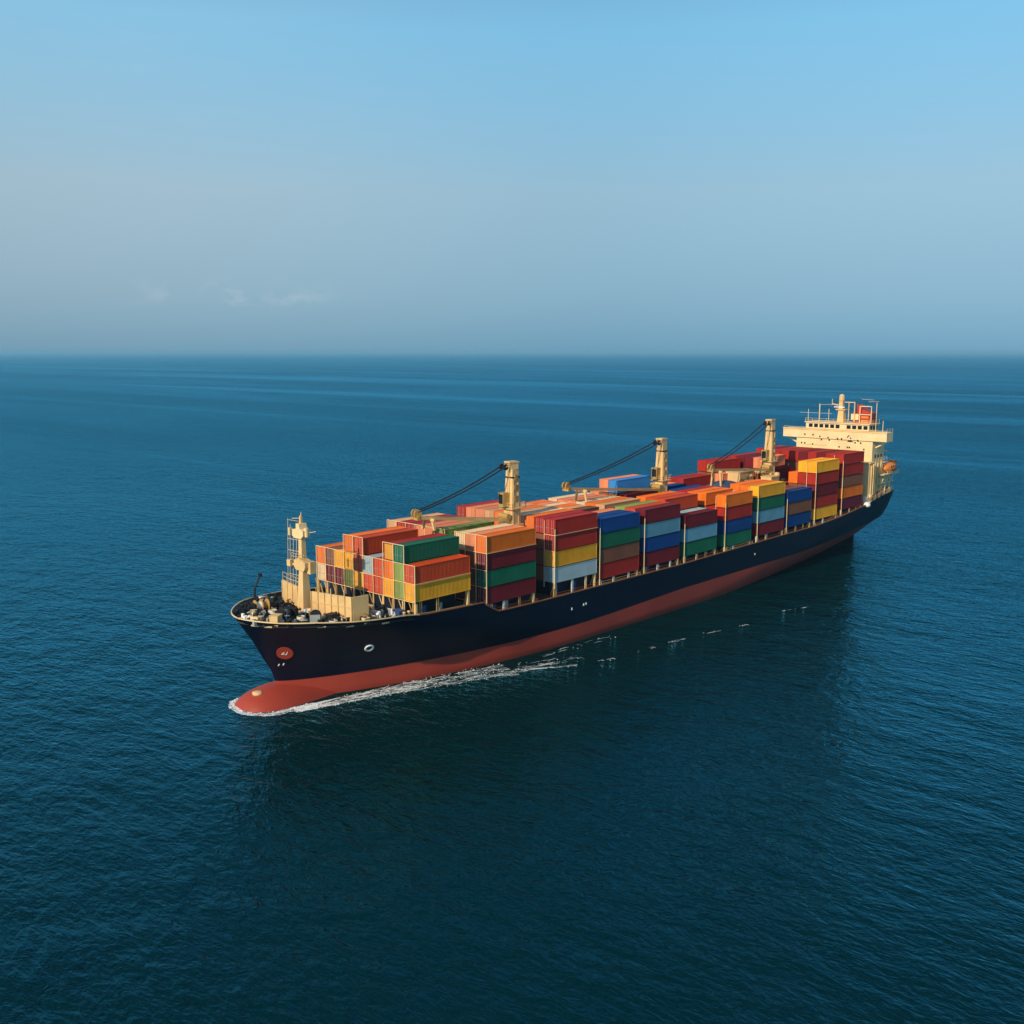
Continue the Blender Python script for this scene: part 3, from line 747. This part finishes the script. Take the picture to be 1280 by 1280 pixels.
# crutches that carry the jib ends
for (x, y, z0, z1) in ((39.0,-1.4,22.9,24.7),(86.8,4.0,22.3,24.5),(133.0,.2,20.0,24.9)):
    b = MB(); b.bar((x,y-1.5,z0),(x,y-1.0,z1),.4); b.bar((x,y+1.5,z0),(x,y+1.0,z1),.4); b.bar((x,y-1.6,z1),(x,y+1.6,z1),.45)
    b.build('jib_crutch', M['cream'], ship)
# crane house and machinery between the aft stacks
b = MB()
for (x0,x1,y0,y1,z1) in ((146,149.5,1.5,5.5,23.3),(150.5,154.5,2.6,6.4,23.0),(151,155,-4.4,-1.5,22.2),(146.5,149,-3.0,.2,21.4)): b.box(x0,x1,y0,y1,17.2,z1); b.box(x0-.12,x1+.12,y0-.12,y1+.12,z1,z1+.15)
b.build('machinery_house', M['cream'], ship)
for (x,y,h) in ((155.6,-3.4,23.0),(155.8,-5.0,21.6),(150.0,-5.2,21.2),(145.6,-4.2,20.8),(149.8,.9,22.8),(156.0,2.4,23.0),(145.2,-1.0,21.5)):
    MB().lathe((x,y,17.2),[(.45,0),(.45,h-18.0),(.75,h-17.9),(.7,h-17.3),(.05,h-17.1)],10).build('ventilator', M['cream' if h > 22 else 'black'], ship, True)

# ------------------------------------------------------------------ deckhouse
dh = empty('deckhouse', (0,0,0)); dh.parent = ship
b = MB(); b.box(193,200.5,-11.4,11.2,12.6,29.0)
b.box(199.9,200.6,-11.6,11.4,12.6,22)
b.build('house_wall', M['cream_pale'], dh)
b = MB()
for z in (19.6, 22.6, 25.6): b.box(200.5, 203.5, -11.8, 11.6, z, z+.22)
b.build('house_deck', M['cream'], dh)
wg = MB(); wg.prism([(-15.4,29.0),(-15.4,31.5),(15.3,31.5),(15.3,29.0)], 'x', 192.6, 196.6)
wg.bar((194.6,-15.2,29.0),(194.6,-11.6,27.2),.35); wg.bar((194.6,15.1,29.0),(194.6,11.4,27.2),.35)
wing = wg.build('bridge_wing', M['cream_pale'], dh)
MB().box(192.5,192.62,-15.5,15.4,31.2,31.62).build('wing_cap', M['cream'], wing)
wh = MB().box(193.4,199.5,-9.9,8.7,31.5,33.3); wh.box(193.1,199.8,-10.2,9.0,33.3,33.55)
whh = wh.build('wheelhouse', M['cream_pale'], dh)
for i in range(11):
    y = -9.0+1.62*i
    if i == 4: continue
    o = MB().box(193.33,193.41,y-.55,y+.6,32.0,33.0).build('window', M['glass'], whh)
for i in range(3): MB().box(194.3+1.7*i,195.4+1.7*i,-9.98,-9.88,32.0,33.0).build('window', M['glass'], whh)
for y, z in ((8.5,29.9),(6.0,29.9),(3.9,29.5),(3.6,28.6),(1.4,29.3),(1.2,28.6),(-1.4,29.2),(-2.6,29.2),(9.6,27.4),(8.6,27.4),(6.2,27.2),(-1.8,26.9),(-4.2,26.9),(-4.8,26.9),(-7.3,29.0),(-8.0,28.3),(-6.4,28.3),(-9.0,26.6)):
    xx = 192.55 if z+.2 > 29.0 else 192.95
    MB().box(xx,xx+.1,y-.2,y+.2,z-.22,z+.22).build('porthole', M['glass'], dh)
b = MB(); xx = 192.5
b.bar((xx,-4.6,30.2),(xx,-4.3,29.6),.22,.1,(1,0,0)); b.bar((xx,-4.9,30.2),(xx,-4.6,30.2),.16,.1,(1,0,0)); b.bar((xx,-5.4,29.35),(xx,-5.1,29.7),.22,.1,(1,0,0)); b.build('wall_emblem', M['black'], dh)
b = MB(); b.prism([(-6.0,28.45),(-4.1,28.45),(-4.4,28.85),(-5.0,28.95)], 'x', 192.9, 192.99); b.build('wall_emblem', M['black'], dh)
MB().box(192.93,192.99,2.0,9.0,27.0,27.06).build('wall_seam', M['ochre'], dh)
# lower house, front ledges and pipes near the port corner
b = MB(); b.box(189.5,193,-12.4,12.2,12.4,23.2); b.box(189.2,193.2,-12.7,12.5,23.2,23.45)
lh = b.build('lower_house', M['cream_pale'], dh)
b = MB()
for i, (x, y) in enumerate(((190.2,-12.7),(191.2,-12.8),(192.3,-12.7),(194.0,-11.8),(196.2,-11.8),(198.0,-11.9))): b.cyl((x,y,14.5),(x,y,22.6+.4*(i%3)),.22,n=8)
b.build('vent_pipe', M['cream'], lh)
for x in (190.7,191.8,195.1,197.2): MB().box(x-.35,x+.35,-12.5 if x < 193 else -11.5,-12.41 if x < 193 else -11.41,18.9,19.9).build('window', M['glass'], lh)
for i in range(3): MB().box(194.6+1.9*i,195.3+1.9*i,-11.5,-11.41,24.2,25.2).build('window', M['glass'], dh)
b = MB(); z = 23.45
b.rail([(189.3,-12.6,z),(200,-12.6,z)],1.1,1.8,.06); b.build('railing', M['cream_pale'], dh)
b = MB(); b.rail([(192.8,-15.3,31.6),(192.8,15.2,31.6)],.35,3,.06,1); b.rail([(193.2,-10,33.55),(193.2,8.8,33.55)],1.0,2.2,.05,2); b.rail([(193.3,-10.1,33.55),(199.6,-10.1,33.55)],1.0,2,.05,2); b.rail([(196.5,-15.3,31.5),(192.8,-15.3,31.5)],1.0,1.8,.05,2)
b.build('railing', M['cream_pale'], dh)
# poop side galleries with posts, port side
b = MB()
for z, x0 in ((17.0,194),(19.8,197)):
    b.box(x0,206.6,-13.3 if z > 18 else -12.3,-8.6,z-.4 if z > 18 else z,z-.2 if z > 18 else z+.2); b.rail([(x0,-12.2,z+.2),(206,-11.8,z+.2)],1.1,1.5,.09) if z < 18 else b.rail([(199,-13.4,z-.2),(206.6,-13.4,z-.2)],.8,1.5,.09,2)
for x in (195,198,201,204): b.bar((x,-12.0,13.4),(x,-12.0,19.5 if x > 196 else 17),.36); b.bar((x,-10.8,13.4),(x+1.2,-12.6,19.2),.22) if x > 196 else None
b.build('gallery', M['cream_pale'], dh)
b = MB(); pts = [(x, -halfb(x, zd(x))+.15, zd(x)) for x in (188,191,194,197,200,203,206.7)]
b.rail(pts, 1.15, 1.2, .09); b.rail([(206.8,-12,14.4),(206.8,12,14.4)],1.15,1.5,.08)
b.rail([(x, -y, z) for x, y, z in pts],1.15,1.5,.08)
b.build('poop_railing', M['cream_pale'], ship)
for i, (x, y, h, r) in enumerate(((189.2,-12.2,1.6,.5),(191.6,-12.6,1.2,.4),(201.5,-10.2,1.8,.5),(203.5,-9.4,1.4,.45),(205.3,-10.3,1.2,.4),(204.6,-6.5,1.8,.5),(205.6,-3,1.4,.5),(205.4,2,1.5,.5))):
    MB().lathe((x,y,zd(x)-.15),[(r*.6,0),(r*.6,h*.7),(r,h*.75),(r,h*.95),(.05,h)],10).build('deck_fitting', M[['cream','deep_red','white','cream_pale'][i%4]], ship, True)
for x, y in ((199.5,-10.4),(202.6,-10.6)): MB().box(x-.9,x+.9,y-.7,y+.7,zd(x)-.15,zd(x)+1.2).build('deck_locker', M['deep_red'], ship)
b = MB(); b.box(203.6,206.2,-7.5,7.5,14.0,17.6); b.build('steering_house', M['cream'], ship)
b = MB(); p = on_hull(187.3,11.9,-.2); b.lathe((p.x,p.y-.1,p.z-.1),[(.9,0),(1.0,.5),(.7,1.0),(.3,1.25)],10); b.bar(p+Vector((.8,0,.3)),p+Vector((2.2,.05,1.0)),.5,.6); b.build('fairlead', M['white'], ship, True)
for i in range(26):
    x = random.uniform(188.5, 206); e = halfb(x, zd(x)); y = -e+random.uniform(.5, 2.6); z = zd(x)-.14; h = random.uniform(.9, 2.3)
    b = MB(); k = random.choice(['cream','cream_pale','cream_pale','white','ochre','deep_red'])
    if i % 3 == 0: b.lathe((x,y,z),[(.35,0),(.35,h*.6),(.55,h*.66),(.5,h),(.05,h+.1)],10); b.build('deck_fitting', M[k], ship, True)
    elif i % 3 == 1: b.box(x-.6,x+.6,y-.4,y+.4,z,z+h*.7); b.box(x-.66,x+.66,y-.46,y+.46,z+h*.7,z+h*.76); b.build('deck_locker', M[k], ship)
    else: b.bar((x,y,z),(x,y,z+h*1.4),.16); b.bar((x-.7,y,z+h*1.4),(x+.7,y,z+h*1.4),.16); b.bar((x-.7,y,z+h*.7),(x+.7,y,z+h*.7),.12); b.build('pipe_stand', M[k], ship)
# radar mast on the wheelhouse
b = MB(); taper(b,195.6,-.9,33.5,37.0,1.9,1.5); b.box(194.6,196.6,-2.2,.6,37.0,37.3); taper(b,195.6,-.7,37.3,39.6,1.3,1.0); b.cyl((195.6,-.7,39.6),(195.6,-.7,41.0),.75,.7,12); b.cyl((195.6,-.7,41.0),(195.6,-.7,41.4),.72,.35,12)
b.bar((195.4,.2,38.3),(195.2,1.9,38.7),.3); b.bar((195.2,1.9,38.3),(195.2,1.9,40.0),.16)
b.bar((196.2,-1.2,39.2),(196.2,-4.4,39.2),.22); b.bar((196.2,-4.3,39.2),(196.2,-4.3,34),.26); b.bar((196.2,-2.6,39.2),(196.2,-2.6,34),.18)
rm = b.build('radar_mast', M['cream'], dh)
MB().box(194.9,195.1,-1.9,1.2,37.7,37.95).build('radar_scanner', M['white'], rm)
b = MB(); b.box(197.2,201.5,-8.6,-3.4,31.4,36.2); b.prism([(-8.6,36.2),(-3.8,36.2),(-4.2,38.6),(-5.2,38.0),(-6.6,37.0)], 'x', 198.0, 200.8)
fu = b.build('funnel', M['funnel_red'], dh)
MB().box(196.5,197.15,-5.4,-3.2,34.4,36.0).build('vent_box', M['cream_pale'], fu)
MB().box(197.0,197.19,-8.0,-5.9,34.8,35.5).build('funnel_band', M['boat_orange'], fu)
MB().box(197.0,197.19,-8.0,-5.9,33.5,34.3).build('funnel_band', M['boat_orange'], fu)
b = MB()
for y in (-5.7,-9.0): b.bar((196.6,y,33.5),(196.6,y,38.2),.2)
b.bar((196.6,-5.7,38.2),(196.6,-9.0,38.2),.2); b.bar((196.6,-5.7,35.9),(196.6,-9.0,35.9),.2); b.build('ladder_frame', M['cream_pale'], fu)
for y, z1, w_ in ((8.4,37.0,.12),(5.0,38.6,.22),(2.2,37.3,.12),(-11.6,39.4,.12),(-13.6,34.6,.12)):
    MB().bar((194,y,31.6),(194,y,z1),w_).build('antenna', M['cream_pale'], dh)
b = MB(); b.bar((194,11,36.0),(194,1.2,36.0),.05); b.bar((194,4.8,38.4),(195.6,-.5,38.6),.05); b.bar((196.6,-6,40.2),(196.6,-9.6,40.0),.06); b.bar((196.6,-8,39.5),(196.6,-11,39.6),.06); b.build('antenna_wires', M['cream_pale'], dh)

# ------------------------------------------------------------------ lifeboats, tarpaulin load, tank
def lifeboat(loc, rz, label):
    r = empty('lifeboat', loc, rz); tag(r, label, 'lifeboat', 'orange lifeboats')
    vs, fs = [], []; nx, na = 14, 14
    for i in range(nx+1):
        u_ = i/nx; x = -3.6+7.2*u_; k = max(.03, math.sin(math.pi*min(1, max(0, u_*.96+.02)))**.55)
        for j in range(na):
            a_ = 2*math.pi*j/na; vs.append((x, 1.55*k*math.cos(a_), 1.5+(1.55 if math.sin(a_) > 0 else 1.4)*k*math.sin(a_)))
    for i in range(nx): fs += [(i*na+j, i*na+(j+1)%na, (i+1)*na+(j+1)%na, (i+1)*na+j) for j in range(na)]
    fs += [tuple(range(na)), tuple(nx*na+j for j in range(na))]
    MB().add(vs, fs).build('hull', M['boat_orange'], r, True)
    MB().box(1.0,2.6,-.8,.8,2.4,3.5).build('canopy', M['boat_orange'], r)
    b = MB(); 
    for x in (-2.2,-.8,.6): b.cbox((x,-1.40,2.1),(.5,.2,.3)); b.cbox((x,1.40,2.1),(.5,.2,.3))
    b.build('window', M['glass'], r)
    return r
lifeboat((203.0,-12.3,19.55), 0.0, 'orange lifeboat on the near side gallery of the deckhouse')
lifeboat((203.0,12.3,19.55), 0.0, 'orange lifeboat on the far side gallery of the deckhouse')
b = MB(); b.box(197,206.6,8.6,13.3,19.4,19.6)
for x in (198,201,204): b.bar((x,11.6,13.4),(x,11.6,19.8),.3); b.bar((x,9,13.4),(x,9,19.8),.3)
b.build('gallery', M['cream_pale'], dh)
# dark blue tarpaulin over bulky cargo
vs, fs = [], []; nx, ny = 22, 14
for i in range(nx+1):
    for j in range(ny+1):
        u_, v_ = i/nx, j/ny; h = (math.sin(math.pi*u_)*math.sin(math.pi*v_))**.55
        x, y = 131.5+11.0*u_, -4.9+9.6*v_
        vs.append((x, y, 19.98+2.7*h*(1-.25*u_)+.16*noise.noise((x*.8,y*.8,3))*(h > .1)))
for i in range(nx):
    for j in range(ny): a_ = i*(ny+1)+j; fs.append((a_,a_+1,a_+ny+2,a_+ny+1))
tp = MB().add(vs, fs).build('tarpaulin', M['tarp'], None, True)
tag(tp, 'dark blue tarpaulin bulging over cargo beside the third crane jib', 'tarpaulin')
sol = tp.modifiers.new('thickness', 'SOLIDIFY'); sol.thickness = .05; sol.offset = 1
# white tank with dark marks
b = empty('storage_tank', (127.7,-10.0,19.3)); tag(b, 'small white tank with dark markings standing among orange containers', 'tank')
MB().cyl((0,-2.2,1.15),(0,2.2,1.15),1.1,1.1,20).build('shell', M['white'], b, True)
MB().box(-.9,.9,-1.8,-1.5,0,.5).box(-.9,.9,1.5,1.8,0,.5).build('saddle', M['grey'], b)
mk = MB()
for y, z, w_ in ((-1.2,1.5,.5),(-.5,1.2,.3),(-.9,.9,.6),(-.2,1.6,.3),(-1.6,1.2,.25)): mk.box(-1.13,-1.05,y-w_/2,y+w_/2,z-.12,z+.12)
mk.build('marking', M['black'], b)

# ------------------------------------------------------------------ foam along the waterline
def foam_material():
    m = bpy.data.materials.new('sea_foam'); m.use_nodes = True; t = m.node_tree; b = t.nodes['Principled BSDF']
    b.inputs['Base Color'].default_value = (.74,.77,.78,1); b.inputs['Roughness'].default_value = .8
    return m
FM = foam_material()
def foam_band(path, w0, w1, dens, seed, streaks):
    """ragged foam made of many thin wandering flakes along a path on the water"""
    rnd = random.Random(seed); b = MB(); P_ = [Vector((x,y,0)) for x, y in path]
    Ls = [0]
    for p, q in zip(P_[:-1], P_[1:]): Ls.append(Ls[-1]+(q-p).length)
    T = Ls[-1]
    def at(s):
        s = max(0, min(T-.001, s))
        for i in range(len(P_)-1):
            if s <= Ls[i+1]: 
                f = (s-Ls[i])/(Ls[i+1]-Ls[i]); d = (P_[i+1]-P_[i]).normalized(); return P_[i].lerp(P_[i+1], f), Vector((-d.y, d.x, 0))
        return P_[-1], Vector((0,1,0))
    for k in range(streaks):
        s0 = T*rnd.random()**dens; Ln = rnd.uniform(.5, 3.6); off = rnd.uniform(-1, 1); th = rnd.uniform(.02,.12)*(1-.35*s0/T)
        n_ = 7; left, right = [], []
        for i in range(n_+1):
            u_ = i/n_; s = s0+Ln*u_; c, nn = at(s); wd = w0+(w1-w0)*s/T
            o = off*wd + .45*noise.noise((s*.7, k*3.1, seed)) + .12*noise.noise((s*3.1, k*1.3, seed)); h = th*math.sin(math.pi*min(.98, max(.04, u_)))**.6*(.4+1.3*abs(noise.noise((s*2.6,k*1.7,seed+5))))
            left.append(c+nn*(o+h)+Vector((0,0,.02+.05*h))); right.append(c+nn*(o-h)+Vector((0,0,.02)))
        vs = left+right; b.add(vs, [(i, i+1, n_+2+i, n_+1+i) for i in range(n_)])
    for k in range(int(streaks*1.1)):      # froth flecks
        s0 = T*rnd.random()**dens; c, nn = at(s0); wd = (w0+(w1-w0)*s0/T)*1.25; q = c+nn*wd*rnd.uniform(-1,1)
        r0 = rnd.uniform(.03,.13); m_ = 6
        ring_ = [(q.x+r0*rnd.uniform(.5,1.5)*math.cos(2*math.pi*i/m_), q.y+r0*rnd.uniform(.5,1.5)*math.sin(2*math.pi*i/m_), .025) for i in range(m_)]
        b.add([(q.x, q.y, .03+r0*.5)]+ring_, [(0, 1+i, 1+(i+1)%m_) for i in range(m_)])
    return b
fo = foam_band([(5,4.9),(2.9,3.9),(1.6,2.0),(1.35,-.8),(1.75,-3.0),(3.4,-4.9),(7.2,-5.8),(11,-6.4)], .26, 1.0, 1.0, 3, 210)
tag(fo.build('bow_foam', FM), 'white foam curling around the red bulbous bow', None, None, 'stuff')
fo = foam_band([(7,-6.2),(14,-7.6),(22,-9.4),(31,-11.8),(44,-16.0)], .95, 3.0, 1.25, 8, 470)
tag(fo.build('wake_foam', FM), 'white foam streaks trailing along the near side of the bow', None, None, 'stuff')
fo = MB()
for i, (pth, w_, n_) in enumerate([([(43,-17.2),(46,-18.4),(49.5,-20.4),(53.5,-22.9)],.4,30),([(48,-17.6),(54,-20)],.5,9),([(57,-23.8),(61,-25.0)],.5,4),([(75.5,-26.2),(80,-27.1)],.25,8),([(85,-27.4),(89.5,-28.6)],.4,2),([(94.5,-29.9),(97,-30.4)],.2,5),([(111,-29.9),(118.5,-32.4)],.15,5),([(52,-14.8),(72,-16.2)],.9,10),([(44,-15.5),(58,-19.5)],1.6,16),([(66,-25.6),(74,-26.6)],.8,2)]):
    q = foam_band(pth, w_, w_, 1.0, 20+i, n_); fo.add(q.v, q.f)
tag(fo.build('scattered_foam', FM), 'thin white foam flecks on the water off the ship near side', None, None, 'stuff')
